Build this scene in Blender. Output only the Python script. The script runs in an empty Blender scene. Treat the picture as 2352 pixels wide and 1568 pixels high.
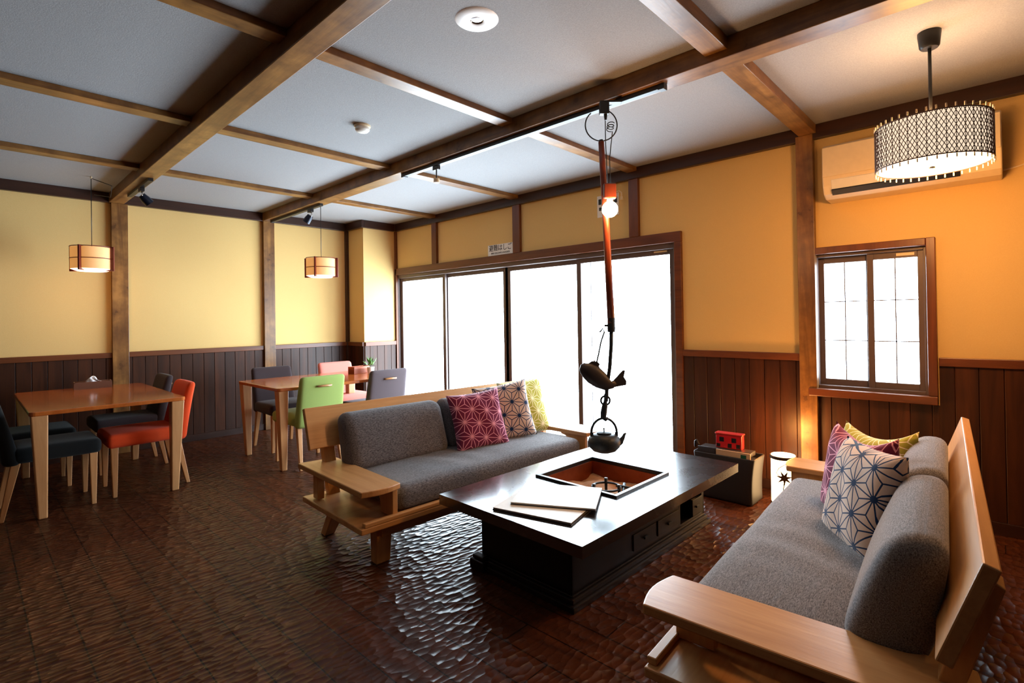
import bpy, bmesh, math, random
from mathutils import Vector, Matrix
random.seed(7)
S = bpy.context.scene
COL = S.collection
PI = math.pi
R = math.radians

# ---------------------------------------------------------------- camera
IW, IH = 2352, 1568
FPX, CY, YAW, PITCH, ROLL, EYE = 1193.087, -60.189, 0.7573, 0.0064, -0.0154, 1.25
F0 = Vector((math.cos(YAW), math.sin(YAW), 0)); R0 = Vector((math.sin(YAW), -math.cos(YAW), 0)); Z3 = Vector((0, 0, 1))
FW = math.cos(PITCH) * F0 + math.sin(PITCH) * Z3
U0 = -math.sin(PITCH) * F0 + math.cos(PITCH) * Z3
RT = math.cos(ROLL) * R0 + math.sin(ROLL) * U0
UP = -math.sin(ROLL) * R0 + math.cos(ROLL) * U0
cam = bpy.data.cameras.new('camera')
cam.sensor_width = 36; cam.sensor_fit = 'HORIZONTAL'
cam.lens = 36 * FPX / IW
cam.shift_y = CY / IW
cam.clip_start = 0.05; cam.clip_end = 200
camo = bpy.data.objects.new('camera', cam); COL.objects.link(camo)
m = Matrix.Identity(4)
for i in range(3):
    m[i][0] = RT[i]; m[i][1] = UP[i]; m[i][2] = -FW[i]
m[2][3] = EYE
camo.matrix_world = m
S.camera = camo

# ---------------------------------------------------------------- world, light, exposure
SKY = 22.0
w = bpy.data.worlds.new('sky'); S.world = w; w.use_nodes = True
w.node_tree.nodes['Background'].inputs[0].default_value = (0.74, 0.88, 1.0, 1)
w.node_tree.nodes['Background'].inputs[1].default_value = SKY
S.view_settings.view_transform = 'Standard'
S.view_settings.look = 'None'
S.view_settings.exposure = 0.0
S.view_settings.gamma = 1.0
S.view_settings.use_curve_mapping = False
S.cycles.use_denoising = True
S.cycles.max_bounces = 10
S.cycles.diffuse_bounces = 6
S.cycles.transparent_max_bounces = 12
S.cycles.sample_clamp_indirect = 8.0
S.cycles.caustics_reflective = False
S.cycles.caustics_refractive = False

YA, XB, HC = 6.29, 3.99, 2.525           # wall planes and ceiling height
XW, YS = -2.4, -2.6                        # walls behind the camera
DOOR = (1.93, 5.87, 0.0, 1.85)              # y0, y1, z0, z1 of the garden window
WIN = (0.33, 0.93, 0.75, 1.65)

def area(name, loc, rot, sx, sy, power, col, portal=False, spread=180):
    l = bpy.data.lights.new(name, 'AREA'); l.shape = 'RECTANGLE'; l.size = sx; l.size_y = sy
    l.energy = power; l.color = col; l.spread = R(spread)
    if portal: l.cycles.is_portal = True
    o = bpy.data.objects.new(name, l); o.location = loc; o.rotation_euler = rot; COL.objects.link(o)
    return o
def point(name, loc, power, col, r=0.04):
    l = bpy.data.lights.new(name, 'POINT'); l.energy = power; l.color = col; l.shadow_soft_size = r
    o = bpy.data.objects.new(name, l); o.location = loc; COL.objects.link(o); return o
def spot(name, loc, target, power, col, deg=60, blend=0.6, r=0.03):
    l = bpy.data.lights.new(name, 'SPOT'); l.energy = power; l.color = col; l.shadow_soft_size = r
    l.spot_size = R(deg); l.spot_blend = blend
    o = bpy.data.objects.new(name, l); o.location = loc
    o.rotation_euler = (Vector(target) - Vector(loc)).to_track_quat('-Z', 'Y').to_euler(); COL.objects.link(o); return o
area('daylight_portal', (XB + .16, (DOOR[0] + DOOR[1]) / 2, .95), (0, R(90), 0), 1.9, 3.95, 1, (1, 1, 1), True)
area('daylight_portal', (XB + .16, (WIN[0] + WIN[1]) / 2, 1.2), (0, R(90), 0), .95, .62, 1, (1, 1, 1), True)
WARM = (1.0, 0.45, 0.13)

# ---------------------------------------------------------------- materials
def srgb(r, g, b):
    f = lambda c: (c / 255 / 12.92) if c / 255 <= 0.04045 else ((c / 255 + 0.055) / 1.055) ** 2.4
    return (f(r), f(g), f(b), 1)
class M:
    def __init__(s, name):
        s.m = bpy.data.materials.new(name); s.m.use_nodes = True
        s.t = s.m.node_tree; s.b = s.t.nodes['Principled BSDF']; s.out = s.t.nodes['Material Output']
    def n(s, ty, **kw):
        x = s.t.nodes.new(ty)
        for k, v in kw.items(): setattr(x, k, v)
        return x
    def l(s, a, b): s.t.links.new(a, b)
    def put(s, inp, v):
        if hasattr(v, 'is_output') or isinstance(v, bpy.types.NodeSocket): s.l(v, inp)
        else: inp.default_value = v
    def math(s, op, a, b=None, c=None):
        x = s.n('ShaderNodeMath', operation=op); s.put(x.inputs[0], a)
        if b is not None: s.put(x.inputs[1], b)
        if c is not None: s.put(x.inputs[2], c)
        return x.outputs[0]
    def obj(s): return s.n('ShaderNodeTexCoord').outputs['Object']
    def map(s, v, scale=(1, 1, 1), rot=(0, 0, 0), loc=(0, 0, 0)):
        x = s.n('ShaderNodeMapping'); s.l(v, x.inputs[0]); x.inputs['Scale'].default_value = scale
        x.inputs['Rotation'].default_value = rot; x.inputs['Location'].default_value = loc; return x.outputs[0]
    def noise(s, v, scale, detail=3, rough=.5, dist=0):
        x = s.n('ShaderNodeTexNoise'); s.l(v, x.inputs['Vector']); x.inputs['Scale'].default_value = scale
        x.inputs['Detail'].default_value = detail; x.inputs['Roughness'].default_value = rough; x.inputs['Distortion'].default_value = dist
        return x.outputs['Fac']
    def ramp(s, f, *stops):
        x = s.n('ShaderNodeValToRGB'); s.l(f, x.inputs[0]); e = x.color_ramp.elements
        e[0].position, e[0].color = stops[0]; e[1].position, e[1].color = stops[-1]
        for p, c in stops[1:-1]:
            q = e.new(p); q.color = c
        return x.outputs[0]
    def mix(s, f, a, b, blend='MIX'):
        x = s.n('ShaderNodeMix', data_type='RGBA', blend_type=blend); s.put(x.inputs[0], f); s.put(x.inputs[6], a); s.put(x.inputs[7], b)
        return x.outputs[2]
    def bump(s, h, dist=.001, strength=1):
        x = s.n('ShaderNodeBump'); s.l(h, x.inputs['Height']); x.inputs['Distance'].default_value = dist; x.inputs['Strength'].default_value = strength
        s.l(x.outputs[0], s.b.inputs['Normal']); return x
    def set(s, color=None, rough=None, metal=None, spec=None, coat=None):
        if color is not None: s.put(s.b.inputs['Base Color'], color)
        if rough is not None: s.put(s.b.inputs['Roughness'], rough)
        if metal is not None: s.b.inputs['Metallic'].default_value = metal
        if spec is not None: s.b.inputs['Specular IOR Level'].default_value = spec
        if coat is not None: s.b.inputs['Coat Weight'].default_value = coat; s.b.inputs['Coat Roughness'].default_value = .12
        return s

_c = {}
def plain(name, col, rough=.5, metal=0, spec=.5, emis=None, es=0):
    if name in _c: return _c[name]
    k = M(name)
    v = k.noise(k.obj(), 35, 2)
    k.set(k.mix(v, tuple(c * .93 for c in col[:3]) + (1,), tuple(min(1, c * 1.05) for c in col[:3]) + (1,)), rough, metal, spec)
    if emis: k.b.inputs['Emission Color'].default_value = emis; k.b.inputs['Emission Strength'].default_value = es
    _c[name] = k.m; return k.m
def glow(name, col, es):
    if name in _c: return _c[name]
    k = M(name); k.set((.8, .8, .78, 1), .6); k.b.inputs['Emission Color'].default_value = col; k.b.inputs['Emission Strength'].default_value = es
    _c[name] = k.m; return k.m
def wood(name, dark, light, axis='x', scale=9, rough=.4, blotch=.0, coat=0, spec=.5):
    key = name + axis
    if key in _c: return _c[key]
    k = M(key)
    st = {'x': (.09, 1, 1), 'y': (1, .09, 1), 'z': (1, 1, .09)}[axis]
    v = k.map(k.obj(), st)
    g = k.noise(v, scale * 2.2, 6, .6, .8)
    fine = k.noise(v, scale * 14, 3, .6)
    c = k.ramp(g, (.3, dark), (.72, light))
    c = k.mix(k.math('MULTIPLY', fine, .35), c, tuple(x * .55 for x in dark[:3]) + (1,))
    if blotch:
        b = k.noise(k.obj(), 7, 4, .6)
        c = k.mix(k.math('MULTIPLY', k.math('GREATER_THAN', b, .66), blotch), c, tuple(x * .4 for x in dark[:3]) + (1,))
        c = k.mix(k.math('MULTIPLY', k.ramp(b, (.35, (0, 0, 0, 1)), (.7, (1, 1, 1, 1))), blotch), c, tuple(x * .75 for x in dark[:3]) + (1,))
    k.set(c, rough, 0, spec, coat); k.bump(fine, .0006, .5)
    _c[key] = k.m; return k.m

def beam_wood(ax): return wood('stained_beam_', srgb(100, 62, 28), srgb(182, 130, 68), ax, 6, .36, .9)
def trim_wood(ax): return wood('dark_trim_', srgb(40, 22, 16), srgb(66, 36, 24), ax, 8, .35)
def rail_wood(ax): return wood('rail_', srgb(84, 42, 20), srgb(124, 68, 34), ax, 8, .35)
def oak(ax): return wood('pale_oak_', srgb(196, 138, 80), srgb(226, 172, 112), ax, 7, .33)
def table_wood(ax): return wood('honey_wood_', srgb(172, 84, 32), srgb(202, 112, 50), ax, 6, .16, 0, .3)
def leg_wood(ax): return wood('beech_', srgb(186, 128, 78), srgb(212, 156, 104), ax, 8, .35)

def m_plaster():
    k = M('ochre_plaster'); n1 = k.noise(k.obj(), 260, 4, .7); n2 = k.noise(k.obj(), 2.2, 3)
    c = k.mix(n1, srgb(216, 180, 114), srgb(232, 200, 136)); c = k.mix(k.math('MULTIPLY', n2, .22), c, srgb(204, 166, 102))
    k.set(c, .9, 0, .2); k.bump(n1, .0015, .6); return k.m
def m_ceiling():
    k = M('grey_ceiling_paper'); n1 = k.noise(k.obj(), 170, 5, .75); n2 = k.noise(k.obj(), 60, 3)
    c = k.mix(n1, srgb(116, 115, 115), srgb(178, 178, 180)); c = k.mix(k.math('MULTIPLY', n2, .25), c, srgb(166, 162, 160))
    k.set(c, .85, 0, .2); k.bump(n1, .002, .7); return k.m
def m_wainscot(name, axis):
    k = M(name); o = k.obj()
    sx = k.n('ShaderNodeSeparateXYZ'); k.l(o, sx.inputs[0])
    idx = k.math('FLOOR', k.math('DIVIDE', sx.outputs[axis], .105))
    wn = k.n('ShaderNodeTexWhiteNoise', noise_dimensions='1D'); k.l(idx, wn.inputs['W'])
    cm = k.n('ShaderNodeCombineXYZ'); k.l(sx.outputs[0], cm.inputs[0]); k.l(sx.outputs[1], cm.inputs[1])
    k.l(k.math('ADD', k.math('MULTIPLY', sx.outputs[2], .08), k.math('MULTIPLY', wn.outputs['Value'], 9)), cm.inputs[2])
    g = k.noise(cm.outputs[0], 16, 6, .62, .7)
    c = k.ramp(g, (.3, srgb(38, 18, 9)), (.75, srgb(84, 44, 22)))
    c = k.mix(k.math('MULTIPLY', wn.outputs['Value'], .5), c, srgb(40, 19, 10))
    k.set(c, .42, 0, .3); k.bump(g, .0006, .6); return k.m
def m_floor():
    k = M('chiselled_floor'); o = k.obj(); sx = k.n('ShaderNodeSeparateXYZ'); k.l(o, sx.inputs[0])
    X, Y = sx.outputs[0], sx.outputs[1]
    u = k.math('DIVIDE', k.math('ADD', X, 5 + .0), .14); i = k.math('FLOOR', u); fu = k.math('FRACT', u)
    wn = k.n('ShaderNodeTexWhiteNoise', noise_dimensions='1D'); k.l(i, wn.inputs['W']); h = wn.outputs['Value']
    v = k.math('DIVIDE', k.math('ADD', k.math('ADD', Y, 9), k.math('MULTIPLY', h, 3)), .91); fv = k.math('FRACT', v)
    wn2 = k.n('ShaderNodeTexWhiteNoise', noise_dimensions='2D'); cb = k.n('ShaderNodeCombineXYZ'); k.l(i, cb.inputs[0]); k.l(k.math('FLOOR', v), cb.inputs[1]); k.l(cb.outputs[0], wn2.inputs['Vector'])
    jl = k.math('LESS_THAN', k.math('ABSOLUTE', k.math('SUBTRACT', fu, .5)), .480)
    jv = k.math('LESS_THAN', k.math('ABSOLUTE', k.math('SUBTRACT', fv, .5)), .4975)
    solid = k.math('MULTIPLY', jl, jv)
    # scooped chisel marks
    nz = k.n('ShaderNodeTexNoise'); k.l(o, nz.inputs['Vector']); nz.inputs['Scale'].default_value = 9
    off = k.n('ShaderNodeVectorMath', operation='MULTIPLY_ADD'); k.l(nz.outputs['Color'], off.inputs[0]); off.inputs[1].default_value = (.03, .03, 0); k.l(o, off.inputs[2])
    sc = k.map(off.outputs[0], (17, 34, 1), (0, 0, R(8)))
    vo = k.n('ShaderNodeTexVoronoi', feature='SMOOTH_F1', voronoi_dimensions='2D'); k.l(sc, vo.inputs['Vector']); vo.inputs['Scale'].default_value = 1
    vo.inputs['Smoothness'].default_value = .12; vo.inputs['Randomness'].default_value = .85
    d = vo.outputs['Distance']
    hgt = k.math('MULTIPLY', d, d)
    fine = k.noise(k.map(o, (1, .12, 1)), 90, 3)
    hh = k.math('ADD', k.math('ADD', hgt, k.math('MULTIPLY', fine, .03)), k.math('MULTIPLY', solid, .35))
    c = k.ramp(k.noise(k.map(o, (1, .15, 1)), 14, 5, .6, .5), (.3, srgb(52, 24, 12)), (.75, srgb(92, 46, 22)))
    c = k.mix(k.math('MULTIPLY', wn2.outputs['Value'], .4), c, srgb(60, 32, 20))
    c = k.mix(solid, srgb(16, 9, 6), c)
    k.set(c, .30, 0, .22, .0); k.bump(hh, .0078, 1); return k.m
def m_fabric(name, c1, c2, axis=0):
    k = M(name); o = k.obj()
    n1 = k.noise(k.map(o, (1, .22, 1) if axis == 1 else (.22, 1, 1)), 430, 3, .8); n2 = k.noise(k.map(o, (.22, 1, 1)), 330, 2, .8)
    n = k.math('MULTIPLY', k.math('ADD', n1, n2), .5)
    k.set(k.ramp(n, (.38, c1), (.62, c2)), .95, 0, .2); k.b.inputs['Sheen Weight'].default_value = .25
    wr = k.noise(k.map(o, (.6, 3, 1)), 3.2, 3, .5, .6)
    k.bump(k.math('ADD', k.math('MULTIPLY', n, .06), k.math('MULTIPLY', wr, 1.0)), .012, .55); return k.m
def m_hemp(name, ground, line, L=.112, w=.0052, blob=.013, fade=None):
    """hemp-leaf star print: twelve rays inside every cell of a triangular lattice"""
    k = M(name); o = k.map(k.obj(), (1, 1, 0), (0, 0, R(13)), (.02, .03, 0))
    H = L * math.sqrt(3)
    def rect(shift):
        a = k.n('ShaderNodeVectorMath', operation='ADD'); k.l(o, a.inputs[0]); a.inputs[1].default_value = (shift[0], shift[1], 0)
        wv = k.n('ShaderNodeVectorMath', operation='WRAP'); k.l(a.outputs[0], wv.inputs[0]); wv.inputs[1].default_value = (L / 2, H / 2, 1); wv.inputs[2].default_value = (-L / 2, -H / 2, -1)
        ln = k.n('ShaderNodeVectorMath', operation='LENGTH'); k.l(wv.outputs[0], ln.inputs[0])
        return wv.outputs[0], ln.outputs['Value']
    va, la = rect((0, 0)); vb, lb = rect((L / 2, H / 2))
    sel = k.math('LESS_THAN', lb, la)
    mv = k.n('ShaderNodeMix', data_type='VECTOR'); k.l(sel, mv.inputs[0]); k.l(va, mv.inputs[4]); k.l(vb, mv.inputs[5])
    r = k.math('MINIMUM', la, lb)
    sx = k.n('ShaderNodeSeparateXYZ'); k.l(mv.outputs[1], sx.inputs[0])
    th = k.math('ARCTAN2', sx.outputs[1], sx.outputs[0])
    t = k.math('MULTIPLY', k.math('SUBTRACT', k.math('FRACT', k.math('ADD', k.math('DIVIDE', th, R(30)), 40.5)), .5), R(30))
    dist = k.math('MULTIPLY', r, k.math('ABSOLUTE', k.math('SINE', t)))
    wid = w * .5
    onray = k.math('LESS_THAN', dist, wid); onb = k.math('LESS_THAN', r, blob)
    msk = k.math('MAXIMUM', onray, onb)
    wv = k.noise(k.obj(), 500, 2)
    g2 = tuple(c * .8 for c in ground[:3]) + (1,)
    k.set(k.mix(msk, k.mix(wv, g2, ground), line), .95, 0, .15); k.b.inputs['Sheen Weight'].default_value = .2
    k.bump(k.math('ADD', k.math('MULTIPLY', wv, .1), k.noise(k.obj(), 9, 2)), .004, .5); return k.m
def m_glass():
    k = M('window_glass'); tr = k.n('ShaderNodeBsdfTransparent'); gl = k.n('ShaderNodeBsdfGlossy'); gl.inputs['Roughness'].default_value = .05
    tr.inputs[0].default_value = (.97, .98, .98, 1)
    lw = k.n('ShaderNodeLayerWeight'); lw.inputs[0].default_value = .12
    mx = k.n('ShaderNodeMixShader'); k.l(k.math('MULTIPLY', lw.outputs['Facing'], .25), mx.inputs[0]); k.l(tr.outputs[0], mx.inputs[1]); k.l(gl.outputs[0], mx.inputs[2])
    k.l(mx.outputs[0], k.out.inputs['Surface']); return k.m
def m_lacquer(body=False):
    k = M('black_lacquer_body' if body else 'black_lacquer'); n = k.noise(k.map(k.obj(), (.1, 1, 1)), 20, 5, .6); n2 = k.noise(k.obj(), 5, 4)
    k.set(k.mix(n, srgb(16, 13, 12), srgb(38, 27, 22)), k.math('MULTIPLY_ADD', n2, .10, .3 if body else .22), 0, .35 if body else .8, 0 if body else 1.0)
    if not body: k.b.inputs['IOR'].default_value = 1.6
    k.b.inputs['Coat IOR'].default_value = 1.7; k.bump(n, .00015, .3); return k.m
def m_copper():
    k = M('copper_liner'); n = k.noise(k.obj(), 14, 4); k.set(k.mix(n, srgb(120, 54, 28), srgb(172, 92, 54)), .42, .75); return k.m
def m_ash():
    k = M('hearth_ash'); n = k.noise(k.obj(), 40, 5); k.set(k.mix(n, srgb(170, 120, 84), srgb(206, 160, 120)), .95); k.bump(n, .006, 1); return k.m
def m_iron():
    k = M('cast_iron'); n = k.noise(k.obj(), 120, 3); k.set(k.mix(n, srgb(20, 25, 29), srgb(48, 56, 62)), .5, .3); k.bump(n, .0008, .7); return k.m
def m_bamboo():
    k = M('smoked_bamboo'); n = k.noise(k.map(k.obj(), (1, 1, .1)), 40, 4); k.set(k.mix(n, srgb(90, 36, 22), srgb(150, 66, 36)), .35); return k.m
PLASTER, CEIL, FLOORM = m_plaster(), m_ceiling(), m_floor()
WAIN_X, WAIN_Y = m_wainscot('wainscot_boards_left', 0), m_wainscot('wainscot_boards_right', 1)
GLASS, LACQ, LACQ_BODY, COPPER, ASH, IRON, BAMBOO = m_glass(), m_lacquer(), m_lacquer(True), m_copper(), m_ash(), m_iron(), m_bamboo()
SOFA_F = m_fabric('charcoal_melange', srgb(30, 29, 32), srgb(138, 135, 138))
BLACK = plain('black_plastic', srgb(18, 18, 20), .4)
WHITE = plain('white_plastic', srgb(226, 222, 214), .45)
CREAMP = plain('cream_plastic', srgb(226, 206, 170), .4)
DARKW = wood('dark_partition_', srgb(52, 30, 20), srgb(88, 54, 36), 'z', 6, .5)
CHROME = plain('chrome', srgb(200, 200, 200), .15, 1)
SASH = plain('bronze_sash', srgb(92, 76, 72), .4)
PAPER = plain('paper', srgb(240, 238, 232), .7)

# ---------------------------------------------------------------- helpers
def tag(o, label=None, cat=None, group=None, kind=None):
    if label: o['label'] = label
    if cat: o['category'] = cat
    if group: o['group'] = group
    if kind: o['kind'] = kind
    return o
def thing(name, label, cat, loc=(0, 0, 0), rz=0, group=None):
    o = bpy.data.objects.new(name, None); COL.objects.link(o); o.empty_display_size = .1
    o.location = loc; o.rotation_euler = (0, 0, rz); return tag(o, label, cat, group)
def link(name, bm, mat, parent=None, smooth=False, bevel=0, seg=2, mats=None):
    me = bpy.data.meshes.new(name); bmesh.ops.recalc_face_normals(bm, faces=bm.faces[:]); bm.to_mesh(me); bm.free()
    for q in (mats or [mat]): me.materials.append(q)
    if smooth:
        for p in me.polygons: p.use_smooth = True
    o = bpy.data.objects.new(name, me); COL.objects.link(o); o.parent = parent
    if bevel:
        b = o.modifiers.new('bevel', 'BEVEL'); b.width = bevel; b.segments = seg; b.limit_method = 'ANGLE'; b.angle_limit = R(40)
    return o
def NB(): return bmesh.new()
def abox(bm, x0, x1, y0, y1, z0, z1, mi=0):
    vs = [bm.verts.new((x, y, z)) for z in (z0, z1) for y in (y0, y1) for x in (x0, x1)]
    for f in ((0, 2, 3, 1), (4, 5, 7, 6), (0, 1, 5, 4), (2, 6, 7, 3), (0, 4, 6, 2), (1, 3, 7, 5)):
        bm.faces.new([vs[i] for i in f]).material_index = mi
    return bm
def box(name, b, mat, parent=None, bevel=0, seg=2): return link(name, abox(NB(), *b), mat, parent, False, bevel, seg)
def boxes(name, bs, mat, parent=None, bevel=0):
    bm = NB()
    for b in bs: abox(bm, *b)
    return link(name, bm, mat, parent, False, bevel)
def aprism(bm, poly, a, b, axis='y', mi=0):
    """extrude a 2D outline; axis y: poly=(x,z); axis x: poly=(y,z); axis z: poly=(x,y)"""
    f = {'y': lambda p, t: (p[0], t, p[1]), 'x': lambda p, t: (t, p[0], p[1]), 'z': lambda p, t: (p[0], p[1], t)}[axis]
    A = [bm.verts.new(f(p, a)) for p in poly]; B = [bm.verts.new(f(p, b)) for p in poly]; n = len(poly)
    bm.faces.new(A).material_index = mi; bm.faces.new(B[::-1]).material_index = mi
    for i in range(n): bm.faces.new((A[i], A[(i + 1) % n], B[(i + 1) % n], B[i])).material_index = mi
    return bm
def afrustum(bm, p0, s0, p1, s1):
    """square-section bar from p0 (half sizes s0) to p1"""
    q = []
    for p, s in ((p0, s0), (p1, s1)):
        q.append([bm.verts.new((p[0] + a * s[0], p[1] + b * s[1], p[2])) for a, b in ((-1, -1), (1, -1), (1, 1), (-1, 1))])
    bm.faces.new(q[0]); bm.faces.new(q[1][::-1])
    for i in range(4): bm.faces.new((q[0][i], q[0][(i + 1) % 4], q[1][(i + 1) % 4], q[1][i]))
    return bm
def atube(bm, pts, r, seg=10, closed=False):
    pts = [Vector(p) for p in pts]; n = len(pts); rings = []
    rr = r if isinstance(r, (list, tuple)) else [r] * n
    prev = None
    for i, p in enumerate(pts):
        a = pts[i - 1] if (i > 0 or closed) else p; b = pts[(i + 1) % n] if (i < n - 1 or closed) else p
        t = (b - a).normalized()
        if prev is None:
            s = t.orthogonal().normalized()
        else:
            s = (prev - t * prev.dot(t)).normalized()
        prev = s; q = t.cross(s)
        rings.append([bm.verts.new(p + (s * math.cos(2 * PI * k / seg) + q * math.sin(2 * PI * k / seg)) * rr[i]) for k in range(seg)])
    for i in range(n if closed else n - 1):
        A, B = rings[i], rings[(i + 1) % n]
        for k in range(seg): bm.faces.new((A[k], A[(k + 1) % seg], B[(k + 1) % seg], B[k]))
    if not closed:
        bm.faces.new(rings[0][::-1]); bm.faces.new(rings[-1])
    return bm
def tube(name, pts, r, mat, parent=None, seg=10, closed=False): return link(name, atube(NB(), pts, r, seg, closed), mat, parent, True)
def alathe(bm, prof, c=(0, 0, 0), seg=32, sx=1, sy=1):
    rings = []
    for r, z in prof:
        if r < 1e-5: rings.append([bm.verts.new((c[0], c[1], c[2] + z))])
        else: rings.append([bm.verts.new((c[0] + sx * r * math.cos(2 * PI * k / seg), c[1] + sy * r * math.sin(2 * PI * k / seg), c[2] + z)) for k in range(seg)])
    for A, B in zip(rings, rings[1:]):
        for k in range(seg):
            a0, a1 = A[k % len(A)], A[(k + 1) % len(A)]; b0, b1 = B[k % len(B)], B[(k + 1) % len(B)]
            vs = []
            for v in (a0, a1, b1, b0):
                if v not in vs: vs.append(v)
            if len(vs) > 2: bm.faces.new(vs)
    return bm
def lathe(name, prof, mat, parent=None, c=(0, 0, 0), seg=32, smooth=True):
    o = link(name, alathe(NB(), prof, c, seg), mat, parent, smooth)
    if smooth:
        e = o.modifiers.new('edges', 'EDGE_SPLIT'); e.split_angle = R(45)
    return o
def arbox(bm, size, r, fn=None, n=14):
    """soft rounded box centred at the origin, vertices passed through fn"""
    hx, hy, hz = [s / 2 for s in size]; cache = {}
    def g(h):
        k = max(2, int(n * h / max(hx, hy, hz))); rr = min(r, h * .98); a = []
        for i in range(5): a.append(-h + rr * (1 - math.cos(PI / 2 * i / 4)))
        for i in range(1, k): a.append((-h + rr) + (2 * h - 2 * rr) * i / k)
        return a + [-x for x in a[:5]][::-1]
    gx, gy, gz = g(hx), g(hy), g(hz)
    def V(x, y, z):
        key = (round(x, 5), round(y, 5), round(z, 5))
        if key not in cache:
            p = Vector((x, y, z)); rr = min(r, hx * .98, hy * .98, hz * .98)
            c = Vector((max(-hx + rr, min(hx - rr, x)), max(-hy + rr, min(hy - rr, y)), max(-hz + rr, min(hz - rr, z))))
            d = p - c
            if d.length > 1e-9: p = c + d.normalized() * rr
            cache[key] = bm.verts.new(fn(p) if fn else p)
        return cache[key]
    def grid(A, B, mk):
        for a0, a1 in zip(A, A[1:]):
            for b0, b1 in zip(B, B[1:]):
                try: bm.faces.new((mk(a0, b0), mk(a1, b0), mk(a1, b1), mk(a0, b1)))
                except ValueError: pass
    for s in (-1, 1):
        grid(gx, gy, lambda a, b: V(a, b, s * hz)); grid(gx, gz, lambda a, b: V(a, s * hy, b)); grid(gy, gz, lambda a, b: V(s * hx, a, b))
    return bm
def rbox(name, size, r, mat, parent=None, fn=None, n=14): return link(name, arbox(NB(), size, r, fn, n), mat, parent, True)
def orient(o, loc, nrm, up):
    z = Vector(nrm).normalized(); y = (Vector(up) - z * Vector(up).dot(z)).normalized(); x = y.cross(z)
    mm = Matrix.Identity(4)
    for i in range(3): mm[i][0] = x[i]; mm[i][1] = y[i]; mm[i][2] = z[i]; mm[i][3] = loc[i]
    o.matrix_world = mm
def text(name, body, size, mat, parent, loc, nrm=(-1, 0, 0), up=(0, 0, 1), xs=1):
    c = bpy.data.curves.new(name, 'FONT'); c.body = body; c.size = size; c.align_x = 'CENTER'; c.align_y = 'CENTER'; c.extrude = .0006; c.space_character = 1.0
    c.materials.append(mat)
    o = bpy.data.objects.new(name + '_curve', c); COL.objects.link(o); bpy.context.view_layer.update()
    me = bpy.data.meshes.new_from_object(o.evaluated_get(bpy.context.evaluated_depsgraph_get())); bpy.data.objects.remove(o)
    me.materials.clear(); me.materials.append(mat); o = bpy.data.objects.new(name, me); COL.objects.link(o); o.parent = parent
    z = Vector(nrm).normalized(); y = Vector(up); x = y.cross(z)
    mm = Matrix.Identity(4)
    for i in range(3): mm[i][0] = x[i] * xs; mm[i][1] = y[i]; mm[i][2] = z[i]; mm[i][3] = loc[i]
    o.matrix_local = mm; return o
def struct(o): o['kind'] = 'structure'; return o
def sbox(name, b, mat, bevel=0): return struct(box(name, b, mat, None, bevel))

# ---------------------------------------------------------------- room shell
sbox('floor', (XW - .2, XB + .2, YS - .2, YA + .2, -.15, 0), FLOORM)
sbox('ceiling', (XW - .2, XB + .2, YS - .2, YA + .2, HC, HC + .15), CEIL)
sbox('wall_left', (XW - .2, XB + .2, YA, YA + .2, 0, HC), PLASTER)
WB = XB + .14
struct(boxes('wall_right', [(XB, WB, YS, WIN[0], 0, HC), (XB, WB, WIN[0], WIN[1], 0, WIN[2]), (XB, WB, WIN[0], WIN[1], WIN[3], HC),
    (XB, WB, WIN[1], DOOR[0], 0, HC), (XB, WB, DOOR[0], DOOR[1], DOOR[3], HC), (XB, WB, DOOR[1], YA, 0, HC)], PLASTER))
sbox('wall_back', (XW - .2, XW, YS, YA, 0, HC), DARKW)
sbox('wall_front', (XW, XB, YS - .2, YS, 0, HC), DARKW)
XC, YC = 3.50, 5.89
sbox('wall_corner', (XC, XB, YC, YA, 0, HC), PLASTER)

BZ = 2.43                                    # underside of the big beams
sbox('trim_1', (.975, 1.095, YS, YA - .045, BZ, HC), beam_wood('y'), .004)
sbox('trim_2', (2.405, 2.535, YS, YA - .045, BZ, HC), beam_wood('y'), .004)
JZ = 2.49
k = 3
for y0, y1, z in ((2.245, 2.34, JZ), (3.615, 3.72, JZ), (4.98, 5.085, JZ), (.895, 1.0, 2.465)):
    for x0, x1 in ((XW, .975), (1.095, 2.405), (2.535, XB - .045)):
        sbox('trim_%d' % k, (x0, x1, y0, y1, z, HC), beam_wood('x'), .003); k += 1
# crown moulding
for b, ax in (((XW, XC, YA - .045, YA, BZ, HC), 'x'), ((XC - .045, XC, YC - .045, YA - .045, BZ, HC), 'y'),
              ((XC, XB - .045, YC - .045, YC, BZ, HC), 'x'), ((XB - .045, XB, YS, YC - .045, BZ, HC), 'y')):
    sbox('trim_%d' % k, b, trim_wood(ax), .003); k += 1
# posts on the left wall, post and studs on the right wall
for b in ((.992, 1.124, YA - .05, YA, 0, BZ), (2.412, 2.538, YA - .05, YA, 0, BZ)):
    sbox('trim_%d' % k, b, beam_wood('z'), .003); k += 1
sbox('trim_%d' % k, (XC - .04, XC, YA - .04, YA, 0, BZ), trim_wood('z'), .002); k += 1
for b in ((XB - .05, XB, .915, 1.02, 0, 2.465),):
    sbox('trim_%d' % k, b, beam_wood('z'), .003); k += 1
for y0, y1 in ((2.245, 2.335), (3.615, 3.715), (4.99, 5.08)):
    sbox('trim_%d' % k, (XB - .035, XB, y0, y1, 1.935, BZ), rail_wood('z'), .002); k += 1
sbox('trim_%d' % k, (XB - .03, XB, YC - .035, YC, 0, BZ), rail_wood('z'), .002); k += 1
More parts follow.
